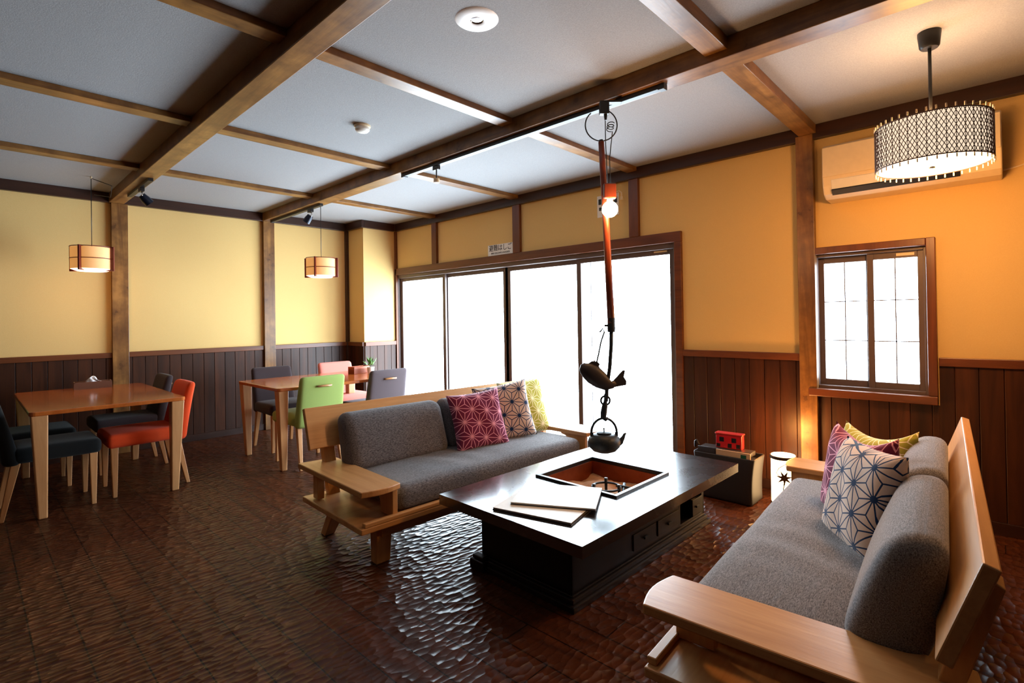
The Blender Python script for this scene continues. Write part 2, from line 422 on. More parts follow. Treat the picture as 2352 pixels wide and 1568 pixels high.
# wainscot
RZ0, RZ1 = .93, .98
def wains_x(x0, x1, yf, mat, sgn=-1):
    global k
    bm = NB(); x = math.floor(x0 / .105) * .105; t0 = .016
    while x < x1:
        a, b = max(x + .002, x0), min(x + .103, x1)
        if b - a > .01: abox(bm, a, b, yf - t0, yf - .004, .07, RZ0)
        x += .105
    abox(bm, x0, x1, yf - .006, yf, .0, RZ0)
    struct(link('trim_%d' % k, bm, mat, None, False, .0015, 1)); k += 1
    sbox('trim_%d' % k, (x0, x1, yf - .03, yf, RZ0, RZ1), rail_wood('x'), .003); k += 1
def wains_y(y0, y1, xf, mat, top=None, rail=True):
    global k
    top = top or RZ0
    bm = NB(); y = math.floor(y0 / .105) * .105; t0 = .016
    while y < y1:
        a, b = max(y + .002, y0), min(y + .103, y1)
        if b - a > .01: abox(bm, xf - t0, xf - .004, a, b, .07, top)
        y += .105
    abox(bm, xf - .006, xf, y0, y1, .0, top)
    struct(link('trim_%d' % k, bm, mat, None, False, .0015, 1)); k += 1
    if rail: sbox('trim_%d' % k, (xf - .03, xf, y0, y1, RZ0, RZ1), rail_wood('y'), .003); k += 1
wains_x(XW, .992, YA, WAIN_X); wains_x(1.124, 2.412, YA, WAIN_X); wains_x(2.538, XC - .04, YA, WAIN_X)
wains_y(YC, YA - .04, XC, WAIN_Y); wains_x(XC, XB - .03, YC, WAIN_X)
wains_y(1.02, DOOR[0] - .06, XB, WAIN_Y); wains_y(WIN[0] - .05, .915, XB, WAIN_Y, .695, False); wains_y(YS, WIN[0] - .05, XB, WAIN_Y)
for n, b, ax in (('baseboard_left', (XW, XC, YA - .022, YA - .004, 0, .07), 'x'), ('baseboard_right', (XB - .022, XB - .004, YS, DOOR[0] - .06, 0, .07), 'y'),
                 ('baseboard_corner', (XC, XB - .03, YC - .022, YC - .004, 0, .07), 'x')):
    sbox(n, b, trim_wood(ax), .002)

# garden window (sliding sashes down to the floor)
def empty_struct(name):
    o = bpy.data.objects.new(name, None); COL.objects.link(o); o['kind'] = 'structure'; return o
w1 = empty_struct('window_1')
y0, y1, z0, z1 = DOOR
boxes('window_frame', [(XB - .03, XB + .03, y0 - .06, y0, 0, z1), (XB - .03, XB + .03, y1, y1 + .02, 0, z1), (XB - .03, XB + .03, y0 - .06, y1 + .02, z1, z1 + .085)], rail_wood('y'), w1, .004)
boxes('window_track', [(XB - .0, XB + .13, y0, y0 + .02, 0, z1), (XB, XB + .13, y1 - .02, y1, 0, z1), (XB, XB + .13, y0 + .02, y1 - .02, z1 - .045, z1), (XB, XB + .13, y0 + .02, y1 - .02, 0, .03)], SASH, w1, .002)
# four sashes, alternating tracks
edges = [y0 + .02, 2.93, 3.91, 4.935, y1 - .02]
for i in range(4):
    xa = XB + (.035 if i in (0, 3) else .07); a, b = edges[i] - (.0 if i == 0 else .02), edges[i + 1] + (.0 if i == 3 else .02)
    wl = .055 if i == 2 else .042; 
    if i == 1: b -= .0
    z2 = z1 - .045
    ps = [(xa, xa + .028, a, a + (.075 if i == 2 else .05), .03, z2), (xa, xa + .028, b - (.075 if i == 1 else .05), b, .03, z2),
          (xa, xa + .028, a + (.075 if i == 2 else .05), b - (.075 if i == 1 else .05), z2 - .042, z2), (xa, xa + .028, a + (.075 if i == 2 else .05), b - (.075 if i == 1 else .05), .03, .09)]
    s = boxes('sash_frame', ps, SASH, w1, .002)
    box('pane', (xa + .012, xa + .016, a + .03, b - .03, .085, z2 - .025), GLASS, s)
boxes('sash_bar', [(XB + .1, XB + .106, y, y + .006, .03, z1 - .04) for y in (2.83, 3.80, 4.83)], SASH, w1)
box('window_label', (XB + .033, XB + .035, 2.02, 2.14, z1 - .065, z1 - .052), CREAMP, w1)

w2 = empty_struct('window_2')
y0, y1, z0, z1 = WIN
boxes('window_frame', [(XB - .045, XB + .02, y0 - .045, y0, z0, z1 + .045), (XB - .045, XB + .02, y1, y1 + .035, z0, z1 + .045),
    (XB - .045, XB + .02, y0, y1, z1, z1 + .045)], rail_wood('z'), w2, .004)
box('window_sill', (XB - .06, XB + .02, y0 - .045, y1 + .035, z0 - .05, z0), rail_wood('y'), w2, .004)
boxes('window_track', [(XB, XB + .12, y0, y0 + .015, z0, z1), (XB, XB + .12, y1 - .015, y1, z0, z1), (XB, XB + .12, y0 + .015, y1 - .015, z1 - .02, z1), (XB, XB + .12, y0 + .015, y1 - .015, z0, z0 + .02)], SASH, w2, .002)
for i, (a, b, xa) in enumerate(((y0 + .01, .635, XB + .02), (.61, y1 - .01, XB + .055))):
    s = boxes('sash_frame', [(xa, xa + .026, a, a + .036, z0 + .015, z1 - .015), (xa, xa + .026, b - .036, b, z0 + .015, z1 - .015),
        (xa, xa + .026, a + .036, b - .036, z1 - .06, z1 - .015), (xa, xa + .026, a + .036, b - .036, z0 + .015, z0 + .06)], SASH, w2, .002)
    box('pane', (xa + .012, xa + .016, a + .03, b - .03, z0 + .05, z1 - .05), GLASS, s)
    mzs = [z0 + .06 + (z1 - z0 - .12) * t for t in (1 / 3, 2 / 3)]
    boxes('muntin', [(xa + .003, xa + .010, a, b, z - .003, z + .003) for z in mzs] + [(xa + .003, xa + .010, (a + b) / 2 - .003, (a + b) / 2 + .003, z0 + .05, z1 - .05)], SASH, s)
box('window_label', (XB + .017, XB + .0195, .39, .48, z1 - .047, z1 - .03), CREAMP, w2)

# ---------------------------------------------------------------- dining tables
def dining_table(x0, x1, y0, y1, label, axis):
    cx, cy = (x0 + x1) / 2, (y0 + y1) / 2; hx, hy = (x1 - x0) / 2, (y1 - y0) / 2
    t = thing('dining_table', label, 'table', (cx, cy, 0), 0, 'honey wood dining tables')
    bm = NB(); c = .03
    poly = []
    for sx, sy, a0 in ((1, 1, 0), (-1, 1, 90), (-1, -1, 180), (1, -1, 270)):
        for q in range(5):
            a = R(a0 + q * 22.5); poly.append((sx * (hx - c) + c * math.cos(a), sy * (hy - c) + c * math.sin(a)))
    aprism(bm, poly, .672, .70, 'z'); link('tabletop', bm, table_wood(axis), t, False, .005, 2)
    for sx in (-1, 1):
        for sy in (-1, 1):
            p1 = (sx * (hx - .05), sy * (hy - .05), .675); p0 = (sx * (hx - .065), sy * (hy - .065), 0)
            link('leg', afrustum(NB(), p0, (.024, .024), p1, (.043, .043)), leg_wood('z'), t, False, .008, 3)
    return t
dining_table(.285, 1.155, 4.49, 5.93, 'honey wood dining table beside the left wall, with the tissue box on it', 'y')
dining_table(1.785, 2.97, 4.36, 5.27, 'long honey wood dining table behind the left sofa, with the planter on it', 'x')

# ---------------------------------------------------------------- chairs
def fabric(name, r, g, b):
    key = 'chair_' + name
    if key not in _c:
        c = srgb(r, g, b); k2 = M(key); n = k2.noise(k2.obj(), 350, 3, .8)
        k2.set(k2.mix(n, tuple(x * .78 for x in c[:3]) + (1,), tuple(min(1, x * 1.12) for x in c[:3]) + (1,)), .9, 0, .2); k2.b.inputs['Sheen Weight'].default_value = .08
        k2.bump(n, .0008, .6); _c[key] = k2.m
    return _c[key]
def chair(x, y, rz, fab, label, seat=None):
    t = thing('dining_chair', label, 'chair', (x, y, 0), rz, 'upholstered dining chairs at the wooden tables')
    def seatf(p):
        q = Vector(p); tz = 1 if p.z > 0 else 0
        q.z += tz * .010 * (1 - (p.x / .23) ** 2) * (1 - (p.y / .22) ** 2); q.x += .02; q.z += .405
        q.y *= 1 + .04 * (p.x / .23); return q
    rbox('seat', (.46, .43, .10), .032, seat or fab, t, seatf)
    def backf(p):
        q = Vector(p); h = (p.z + .22) / .44
        q.x = p.x * (1.12 - .42 * h) - .205 - .07 * h - .02 * h * h; q.y = p.y * (1 - .05 * h) ; q.x -= .012 * (1 - (p.y / .21) ** 2) * (1 if p.x < 0 else .4)
        q.z = p.z + .565; return q
    rbox('backrest', (.08, .42, .44), .032, fab, t, backf)
    # wooden grab handle on the rear of the back
    hd = tube('handle', [(-.318, -.062, .70), (-.333, -.055, .70), (-.336, 0, .702), (-.333, .055, .70), (-.318, .062, .70)], .009, leg_wood('y'), t, 8)
    for sy in (-1, 1):
        link('leg', afrustum(NB(), (.205, sy * .19, 0), (.013, .013), (.205, sy * .18, .37), (.023, .023)), leg_wood('z'), t, False, .004, 2)
        link('leg', afrustum(NB(), (-.26, sy * .185, 0), (.013, .013), (-.185, sy * .17, .38), (.024, .022)), leg_wood('z'), t, False, .004, 2)
    return t
DARK = fabric('charcoal', 15, 16, 17); BROWN = fabric('dark_brown', 56, 44, 46); ORANGE = fabric('orange', 228, 76, 30); GREEN = fabric('lime_green', 156, 178, 98)
PINK = fabric('coral_pink', 220, 126, 112); GREY = fabric('grey_taupe', 98, 86, 90)
chair(.42, 4.84, 0, DARK, 'black upholstered dining chair at the near left of the left table')
chair(.36, 5.50, 0, GREEN, 'chair with a lime green back, cut off by the left edge behind the black chair', DARK)
chair(.955, 4.88, PI, ORANGE, 'bright orange dining chair tucked in at the right of the left table')
chair(.99, 5.66, PI, BROWN, 'dark brown dining chair directly behind the bright orange chair')
chair(2.13, 4.56, PI / 2, GREEN, 'lime green dining chair with a wooden handle, behind the left sofa')
chair(2.79, 4.56, PI / 2, GREY, 'grey taupe dining chair with a wooden handle, nearest the garden window')
chair(2.22, 5.29, -PI / 2, BROWN, 'dark brown dining chair on the far side of the long table')
chair(2.93, 5.29, -PI / 2, PINK, 'coral pink dining chair on the far side of the long table')

# tissue box
t = thing('tissue_box', 'brown tissue box with a white tissue, on the left dining table', 'tissue box', (.78, 5.80, .70), R(-4))
link('box_body', aprism(aprism(aprism(aprism(abox(NB(), -.13, .13, -.065, .065, 0, .05), [(-.13, .05), (.13, .05), (.13, .06), (-.13, .06)], -.065, -.055), [(-.13, .05), (.13, .05), (.13, .06), (-.13, .06)], .055, .065),
     [(-.065, .05), (.065, .05), (.065, .06), (-.065, .06)], -.13, -.12, 'x'), [(-.065, .05), (.065, .05), (.065, .06), (-.065, .06)], .12, .13, 'x'), plain('tissue_box_brown', srgb(112, 72, 52), .5), t)
bm = NB()
for kx in range(2):
    pts = []
    g = []
    for i in range(9):
        row = []
        for j in range(7):
            u, v = i / 8 - .5, j / 6
            row.append(bm.verts.new((u * .12 * (1 - .55 * v) + .008 * math.sin(j + kx), .014 * (kx - .5) * 2 + .012 * math.sin(i * 1.3 + kx * 2 + v * 2), .05 + .055 * v - .03 * v * (u * 2) ** 2)))
        g.append(row)
    for i in range(8):
        for j in range(6): bm.faces.new((g[i][j], g[i + 1][j], g[i + 1][j + 1], g[i][j + 1]))
o = link('tissue', bm, plain('tissue_paper', srgb(244, 246, 250), .8), t, True); sm = o.modifiers.new('thick', 'SOLIDIFY'); sm.thickness = .0015

# planter on the long table
t = thing('planter_box', 'small orange brown wooden planter box on the far end of the long table', 'planter', (2.86, 4.93, .70), R(8))
boxes('box_body', [(-.10, .10, -.05, -.04, 0, .075), (-.10, .10, .04, .05, 0, .075), (-.10, -.09, -.05, .05, 0, .075), (.09, .10, -.05, .05, 0, .075), (-.1, .1, -.05, .05, 0, .055)], wood('planter_', srgb(170, 74, 32), srgb(206, 104, 54), 'x', 8), t, .002)
t = thing('potted_herb', 'small leafy green plant in a white cup beside the planter box', 'plant', (2.92, 4.80, .70))
lathe('cup', [(0, 0), (.03, 0), (.038, .07), (.034, .07), (.028, .01), (0, .01)], WHITE, t)
bm = NB(); rnd = random.Random(3)
for i in range(26):
    a, e, L_ = rnd.random() * 2 * PI, .5 + rnd.random() * .9, .04 + rnd.random() * .05
    d = Vector((math.cos(a) * math.cos(e), math.sin(a) * math.cos(e), math.sin(e))); s = Vector((-math.sin(a), math.cos(a), 0)); p = Vector((0, 0, .065))
    tip = p + d * L_ * 1.5; mid = p + d * L_
    vs = [bm.verts.new(q) for q in (p + d * L_ * .5, mid + s * .011, tip, mid - s * .011)]; bm.faces.new(vs)
o = link('foliage', bm, plain('herb_green', srgb(96, 140, 70), .6), t, True); sm = o.modifiers.new('thick', 'SOLIDIFY'); sm.thickness = .001

# ---------------------------------------------------------------- sofas
def sofa(loc, th, sg, label, far_arm=True):
    """local x runs along the seat, local y*sg runs from the front edge to the back"""
    t = thing('sofa', label, 'sofa', loc, th, 'oak framed sofas beside the hearth table')
    L_ = 1.98; D = .78
    Y = lambda v: v * sg
    def B(x0, x1, ya, yb, z0, z1): return (x0, x1, min(Y(ya), Y(yb)), max(Y(ya), Y(yb)), z0, z1)
    for x0, x1 in ((0, .22), (L_ - .22, L_)):
        bm = NB(); pr = []
        n = 8
        for i in range(n + 1):
            u = i / n; pr.append((x0 + (x1 - x0) * u, Y(.0 - .022 * math.sin(PI * u))))
        pr += [(x1, Y(.73)), (x0, Y(.76))]
        aprism(bm, pr, .39, .42, 'z'); link('armrest', bm, oak('y'), t, False, .005, 2)
        # curved bracket under the armrest
        xi = x1 - .035 if x0 == 0 else x0 + .01
        bm = NB(); pl = [(Y(.02), .39), (Y(.02), .245), (Y(.14), .245)]
        for i in range(5):
            a = R(180 - i * 22.5); pl.append((Y(.25 + .11 * math.cos(a)), .27 + .11 * math.sin(a)))
        pl += [(Y(.25), .39)]
        aprism(bm, pl, xi, xi + .03, 'x'); link('arm_bracket', bm, oak('z'), t, False, .003, 2)
        bm = NB(); abox(bm, *B(x0 + .03 if x0 == 0 else x0 + .15, x0 + .07 if x0 == 0 else x0 + .19, .56, .62, .245, .39)); link('arm_bracket', bm, oak('z'), t, False, .003, 2)
    # base deck, end shelves
    box('base_board', B(0, L_, .0, .70, .21, .24), oak('x'), t, .005)
    box('front_rail', B(.02, L_ - .02, .0, .03, .24, .262), oak('x'), t, .004)
    box('under_rail', B(.15, L_ - .15, .07, .11, .14, .21), oak('x'), t, .003)
    box('under_rail', B(.15, L_ - .15, .56, .60, .14, .21), oak('x'), t, .003)
    for lx in (.17, L_ - .17):
        link('leg', afrustum(NB(), (lx, Y(.12), 0), (.04, .03), (lx, Y(.11), .21), (.045, .036)), oak('z'), t, False, .004, 2)
        link('leg', afrustum(NB(), (lx - .04, Y(.66), 0), (.03, .03), (lx, Y(.56), .21), (.045, .036)), oak('z'), t, False, .004, 2)
    # leaning back board with its posts
    bm = NB(); aprism(bm, [(Y(.655), .51), (Y(.735), .74), (Y(.765), .73), (Y(.685), .50)], .03, L_ - .03, 'x'); link('back_board', bm, oak('x'), t, False, .004, 2)
    for lx in (.12, L_ / 2, L_ - .18):
        bm = NB(); aprism(bm, [(Y(.60), .20), (Y(.64), .20), (Y(.775), .66), (Y(.745), .68), (Y(.68), .50)], lx, lx + .07, 'x'); link('back_post', bm, oak('z'), t, False, .003, 2)
    # seat cushion
    sd, sl = .60, L_ - .46
    def seatf(p):
        u, v = p.x / (sl / 2), p.y / (sd / 2); q = Vector(p)
        if p.z > 0: q.z += .014 * (1 - u ** 4) * (1 - v ** 4) + .004 * math.sin(p.x * 9 + p.y * 4) * (1 - abs(u)) + .0035 * math.sin(p.x * 31 + 2 * math.sin(p.y * 9)) * math.exp(-((u + .25) * 3) ** 2) * (1 - v * v)
        q.x += L_ / 2; q.y = Y(q.y + .03 + sd / 2); q.z += .315; return q
    rbox('seat_cushion', (sl, sd, .13), .05, SOFA_F, t, seatf, 60)
    for i in range(2):
        bl = .715; cx = .19 + (bl + .003) * (i + .5)
        def bf(p, cx=cx, bl=bl):
            h = (p.z + .16) / .32; q = Vector(p)
            yy = p.y * (1.35 - .5 * h) + (.012 if p.y < 0 else 0) * -math.sin(PI * min(1, max(0, h))) * (1 - (p.x / (bl / 2)) ** 4)
            q.x += cx; q.y = Y(yy + .545 + .085 * h); q.z += .535 - .0 * h; return q
        rbox('back_cushion', (bl, .145, .33), .06, SOFA_F, t, bf, 30)
    return t
sofa((1.315, 2.265, 0), R(-2.5), 1, 'oak framed sofa with charcoal cushions, seen from the front by the garden window')
sofa((1.345, .77, 0), R(3.5), -1, 'oak framed sofa with charcoal cushions, seen end on at the right')

# ---------------------------------------------------------------- printed throw cushions
NAVY_P = m_hemp('navy_hemp_print', srgb(226, 200, 182), srgb(18, 46, 84)); PLUM_P = m_hemp('plum_hemp_print', srgb(126, 40, 74), srgb(246, 170, 190), .105, .0042, .008)
YEL_P = m_hemp('yellow_hemp_print', srgb(186, 178, 66), srgb(248, 236, 190), .105, .0042, .008)
def pillow(loc, nrm, up, mat, label, w=.42, h=.42, th=.13, fold=0, group='hemp leaf print throw cushions'):
    bm = NB(); n = 22; tops = []; bots = []
    for i in range(n + 1):
        a = []; b = []
        for j in range(n + 1):
            u, v = -1 + 2 * i / n, -1 + 2 * j / n
            px = u * w / 2 * (1 - .07 * (1 - v * v)); py = v * h / 2 * (1 - .07 * (1 - u * u))
            tz = th / 2 * ((1 - u ** 4) * (1 - v ** 4)) ** .55 if abs(u) < 1 and abs(v) < 1 else 0
            py -= fold * (1 - u * u) * max(0, v) ** 2
            wob = .004 * math.sin(7 * u + 3 * v) * (1 - u * u) * (1 - v * v)
            a.append(bm.verts.new((px, py, tz + wob)))
            b.append(a[-1] if (i in (0, n) or j in (0, n)) else bm.verts.new((px, py, -tz + wob)))
        tops.append(a); bots.append(b)
    for i in range(n):
        for j in range(n):
            bm.faces.new((tops[i][j], tops[i + 1][j], tops[i + 1][j + 1], tops[i][j + 1]))
            q = [bots[i][j], bots[i][j + 1], bots[i + 1][j + 1], bots[i + 1][j]]
            bm.faces.new(q)
    o = link('throw_cushion', bm, mat, None, True); tag(o, label, 'cushion', group); orient(o, loc, nrm, up); return o
pillow((2.42, 2.62, .56), (-.30, -1, .34), (.0, .25, 1), PLUM_P, 'plum purple star print cushion at the front on the left sofa', .40, .40)
pillow((2.72, 2.66, .57), (-.55, -1, .30), (-.02, .25, 1), NAVY_P, 'white and navy star print cushion beside the plum one on the left sofa')
pillow((2.93, 2.66, .575), (-.15, -1, .3), (.02, .3, 1), YEL_P, 'yellow star print cushion at the window end of the left sofa')
pillow((2.36, .405, .54), (-.50, .72, .24), (.14, -.12, 1), NAVY_P, 'white and navy star print cushion at the front on the right sofa', .42, .42, .13)
pillow((2.62, .465, .55), (-.64, .75, .2), (.14, -.12, 1), PLUM_P, 'plum purple star print cushion between navy and yellow ones on the right sofa', fold=.05)
pillow((2.93, .445, .525), (-.80, .62, .2), (.10, .0, 1), YEL_P, 'yellow star print cushion furthest back on the right sofa', .40, .40, fold=.05)

# ---------------------------------------------------------------- hearth table
t = thing('hearth_table', 'low black lacquered hearth table with a sunken square fire pit', 'table', (1.648, 1.202, 0), R(-1.2))
TL, TW, TZ = 1.545, .905, .36
hx0, hx1, hy0, hy1 = .545, 1.075, .20, .735
boxes('tabletop', [(0, hx0, 0, TW, TZ - .05, TZ), (hx1, TL, 0, TW, TZ - .05, TZ), (hx0, hx1, 0, hy0, TZ - .05, TZ), (hx0, hx1, hy1, TW, TZ - .05, TZ)], LACQ, t)
boxes('pit_rim', [(hx0, hx1, hy0, hy0 + .022, TZ - .05, TZ + .012), (hx0, hx1, hy1 - .022, hy1, TZ - .05, TZ + .012), (hx0, hx0 + .022, hy0 + .022, hy1 - .022, TZ - .05, TZ + .012), (hx1 - .022, hx1, hy0 + .022, hy1 - .022, TZ - .05, TZ + .012)], BLACK, t, .002)
a, b, c, d = hx0 + .022, hx1 - .022, hy0 + .022, hy1 - .022
boxes('pit_liner', [(a, b, c, c + .006, .10, TZ - .01), (a, b, d - .006, d, .10, TZ - .01), (a, a + .006, c, d, .10, TZ - .01), (b - .006, b, c, d, .10, TZ - .01), (a, b, c, d, .10, .106)], COPPER, t)
box('liner_ledge', (a + .006, a + .02, c + .01, d - .01, TZ - .045, TZ - .04), CHROME, t)
bm = NB(); n = 20; g = []
for i in range(n + 1):
    g.append([bm.verts.new((a + .007 + (b - a - .014) * i / n, c + .007 + (d - c - .014) * j / n, .262 + .016 * math.sin(i * .5) * math.cos(j * .45) + .008 * random.random())) for j in range(n + 1)])
for i in range(n):
    for j in range(n): bm.faces.new((g[i][j], g[i + 1][j], g[i + 1][j + 1], g[i][j + 1]))
o = link('ash_bed', bm, ASH, t, True); o['kind'] = 'stuff'; o['label'] = 'pale tan hearth ash'
bx0, bx1, by0, by1 = .135, 1.42, .16, .735
P = .018
boxes('cabinet_body', [(bx0, bx0 + P, by0, by1, .06, TZ - .05), (bx1 - P, bx1, by0, by1, .06, TZ - .05), (bx0, bx1, by1 - P, by1, .06, TZ - .05),
    (bx0, 1.10, by0, by0 + P, .06, TZ - .05), (1.10, bx1, by0, by0 + .03, TZ - .08, TZ - .05), (bx0, bx1, by0, by1, .06, .075), (1.10, bx1, by0 + P, by0 + .14, .18, .192), (bx1 - .03, bx1, by0, by0 + P, .06, TZ - .05), (1.10, 1.12, by0, by0 + .16, .06, TZ - .05), (1.10, bx1, by0 + .14, by0 + .155, .06, TZ - .05)], LACQ_BODY, t, .002)
boxes('plinth', [(bx0 - .03, bx1 + .03, by0 - .03, by1 + .03, 0, .028), (bx0 - .015, bx1 + .015, by0 - .015, by1 + .015, .028, .05), (bx0 - .004, bx1 + .004, by0 - .004, by1 + .004, .05, .06)], LACQ_BODY, t, .004)
for (xa, xb_, za, zb) in ((1.125, 1.255, .20, .27), (1.265, 1.385, .08, .175), (.62, .84, .09, .17), (.86, 1.09, .09, .17)):
    yy = by0 if xa > 1.1 else by0 - .006
    dr = box('drawer', (xa, xb_, yy - .004 if xa > 1.1 else yy, yy + .012, za, zb), LACQ_BODY, t, .002)
    box('handle', ((xa + xb_) / 2 - .02, (xa + xb_) / 2 + .02, yy - .012, yy - .002, (za + zb) / 2 - .006, (za + zb) / 2 + .006), IRON, dr, .002)
# plinth ornament at the window-side corner
boxes('plinth_bracket', [(bx0 - .05, bx0, by1 - .06, by1 + .04, 0, .05), (bx0 - .04, bx0, by1 - .05, by1 + .03, .05, .07)], LACQ_BODY, t, .006)

# trivet and tongs in the pit
PX = Vector((1.648, 1.202, 0)); rot = Matrix.Rotation(R(-1.2), 3, 'Z')
def pit(x, y, z): return PX + rot @ Vector((x, y, z))
pc = pit(.72, .38, 0)
t = thing('trivet', 'round black iron trivet standing in the hearth ash', 'trivet', (pc.x, pc.y, .262))
tube('ring', [(.075 * math.cos(i * PI / 16), .075 * math.sin(i * PI / 16), .075) for i in range(32)], .006, IRON, t, 8, True)
for i in range(3):
    a_ = i * 2 * PI / 3 + .6
    tube('leg', [(.075 * math.cos(a_), .075 * math.sin(a_), .10), (.078 * math.cos(a_), .078 * math.sin(a_), .05), (.085 * math.cos(a_), .085 * math.sin(a_), -.03)], [.010, .008, .006], IRON, t, 8)
pc = pit(.80, .32, .295)
t = thing('iron_tongs', 'short black iron fire tool lying beside the trivet in the ash', 'fire tool', tuple(pc), R(30))
tube('bar', [(-.06, 0, .0), (0, .005, .012), (.07, 0, .03)], .009, IRON, t, 8); tube('cross_bar', [(.03, -.04, .02), (.035, .045, .03)], .008, IRON, t, 8)

# menus on the table
def menu(cx, cy, z, rz, label, wx=.40, wy=.30):
    t = thing('menu_folder', label, 'menu', (cx, cy, z), rz, 'menu folders on the hearth table')
    box('cover', (-wx / 2, wx / 2, -wy / 2, wy / 2, 0, .004), plain('menu_cover', srgb(58, 46, 40), .5), t, .001)
    box('page', (-wx / 2 + .006, wx / 2 - .002, -wy / 2 + .004, wy / 2 - .004, .004, .009), PAPER, t)
    box('top_cover', (-wx / 2, wx / 2, -wy / 2, wy / 2, .009, .012), plain('menu_top', srgb(232, 226, 214), .45), t, .001)
menu(1.885, 1.585, .36, R(103), 'white menu folder underneath on the corner of the hearth table')
menu(2.0, 1.60, .372, R(118), 'white menu folder lying on top of the other one')

# ---------------------------------------------------------------- hearth hook, kettle and bulb
HX, HY = 2.372, 1.535
RH = R0
def hp(u, z, v=0): return (HX + RH.x * u - RH.y * 0 + FW.x * v * .0 + v * .687 * 0, HY + RH.y * u, z)
def loc(u, z, v=0):          # local coordinates of things whose root is rotated to face along R0
    return (u, v, z)
RZH = math.atan2(R0.y, R0.x)
t = thing('pot_hook', 'hanging smoked bamboo hearth hook with a carved dark fish lever', 'hearth hook', (HX, HY, 0), RZH)
o = tube('bamboo_pole', [(-.022, 0, 2.19), (-.016, 0, 2.05), (-.004, 0, 1.80), (.006, 0, 1.5), (.016, 0, 1.21)], [.0155, .0165, .018, .0195, .020], BAMBOO, t, 16)
for z, u in ((1.60, .003), (1.90, -.009)): lathe('bamboo_node', [(.0172, -.004), (.0188, 0), (.0172, .004)], BAMBOO, t, (u, 0, z), 16)
tube('top_peg', [(-.022, 0, 2.185), (-.022, 0, 2.20)], .011, IRON, t, 10)
lathe('pole_collar', [(0, 0), (.020, 0), (.022, .02), (.020, .05), (.021, .075), (0, .075)], IRON, t, (.016, 0, 1.17), 16)
tube('collar_pin', [(-.02, 0, 1.205), (.0, 0, 1.205)], .006, IRON, t, 8)
tube('hanging_rod', [(.016, 0, 1.19), (.014, 0, 1.10), (.004, 0, .98), (-.012, 0, .88), (-.018, 0, .80)], .0105, IRON, t, 8)
tube('wire_hook', [(-.046, 0, 1.17), (-.03, 0, 1.19), (-.022, 0, 1.17), (-.04, 0, 1.12), (-.055, 0, 1.05), (-.068, 0, 1.0), (-.078, 0, 1.0), (-.078, 0, 1.02)], .0045, IRON, t, 6)
# fish
SH = -.022
sp = [(-.132, .985, .014, .010), (-.122, .982, .027, .016), (-.098, .970, .042, .026), (-.062, .943, .052, .030), (-.025, .914, .047, .027), (.012, .890, .034, .020), (.038, .888, .020, .012), (.056, .900, .016, .009)]
bm = NB(); rings = []
for i, (u, z, hh, tt) in enumerate(sp):
    u += SH; u0, z0 = sp[max(0, i - 1)][:2]; u1, z1_ = sp[min(len(sp) - 1, i + 1)][:2]; T = Vector((u1 - u0, 0, z1_ - z0)).normalized(); N_ = Vector((-T.z, 0, T.x))

    rings.append([bm.verts.new(Vector((u, 0, z)) + N_ * hh * math.sin(2 * PI * q / 14) + Vector((0, 1, 0)) * tt * math.cos(2 * PI * q / 14)) for q in range(14)])
for A, B_ in zip(rings, rings[1:]):
    for q in range(14): bm.faces.new((A[q], A[(q + 1) % 14], B_[(q + 1) % 14], B_[q]))
bm.faces.new(rings[0][::-1]); bm.faces.new(rings[-1])
fish = link('fish_lever', bm, plain('dark_carved_wood', srgb(44, 38, 42), .5), t, True)
FM = plain('dark_carved_wood', srgb(44, 38, 42), .5)
link('tail_fin', aprism(NB(), [(u_ + SH, z_) for u_, z_ in ((.032, .872), (.048, .916), (.096, .966), (.108, .964), (.100, .930), (.114, .908), (.112, .886), (.075, .880))], -.005, .005), FM, fish, False, .002)
link('dorsal_fin', aprism(NB(), [(u_ + SH, z_) for u_, z_ in ((-.092, 1.002), (-.070, 1.016), (-.040, 1.014), (-.026, 1.000), (-.032, .988), (-.020, .968), (-.008, .940), (-.05, .93))], -.004, .004), FM, fish, False, .002)
tube('hook_ring', [(-.022 + .024 * math.cos(i * PI / 12), 0, .805 + .024 * math.sin(i * PI / 12)) for i in range(24)], .0055, IRON, t, 6, True)
tube('kettle_hook', [(-.020, 0, .84), (-.022, 0, .80), (-.026, 0, .775), (-.032, 0, .74), (-.034, 0, .715), (-.022, 0, .704), (-.008, 0, .712)], [.008, .010, .016, .018, .016, .012, .007], IRON, t, 10)
tube('suspension_wire', [(.004, .012, 2.40), (.004, .012, 2.2), (.010, .010, 1.97)], .0025, BLACK, t, 6)

point('bulb_light', (HX - .03, HY - .10, 1.80), 10, WARM, .05)
t = thing('iron_kettle', 'black cast iron kettle hanging over the hearth pit', 'kettle', (HX - RH.x * .022, HY - RH.y * .022, .008), RZH)
body = lathe('kettle_body', [(0, .520), (.035, .522), (.062, .532), (.083, .555), (.087, .578), (.080, .602), (.058, .618), (.040, .621), (0, .621)], IRON, t, (-.010, 0, 0), 36)
lathe('lid', [(0, .622), (.038, .622), (.040, .627), (.030, .631), (0, .633)], IRON, t, (-.010, 0, 0), 28)
lathe('lid_knob', [(.003, .631), (.003, .642), (.005, .647), (0, .655)], IRON, t, (-.010, 0, 0), 12)
tube('spout', [(.055, 0, .562), (.078, 0, .578), (.092, 0, .60), (.100, 0, .617), (.108, 0, .620)], [.020, .016, .010, .007, .005], IRON, t, 12)
tube('handle', [(-.010 + .068 * math.cos(i * PI / 18), 0, .625 + .078 * math.sin(i * PI / 18)) for i in range(19)], .0065, IRON, t, 8)
for s in (-1, 1): box('handle_lug', (-.010 + s * .066 - .008, -.010 + s * .066 + .008, -.005, .005, .598, .628), IRON, t, .002)

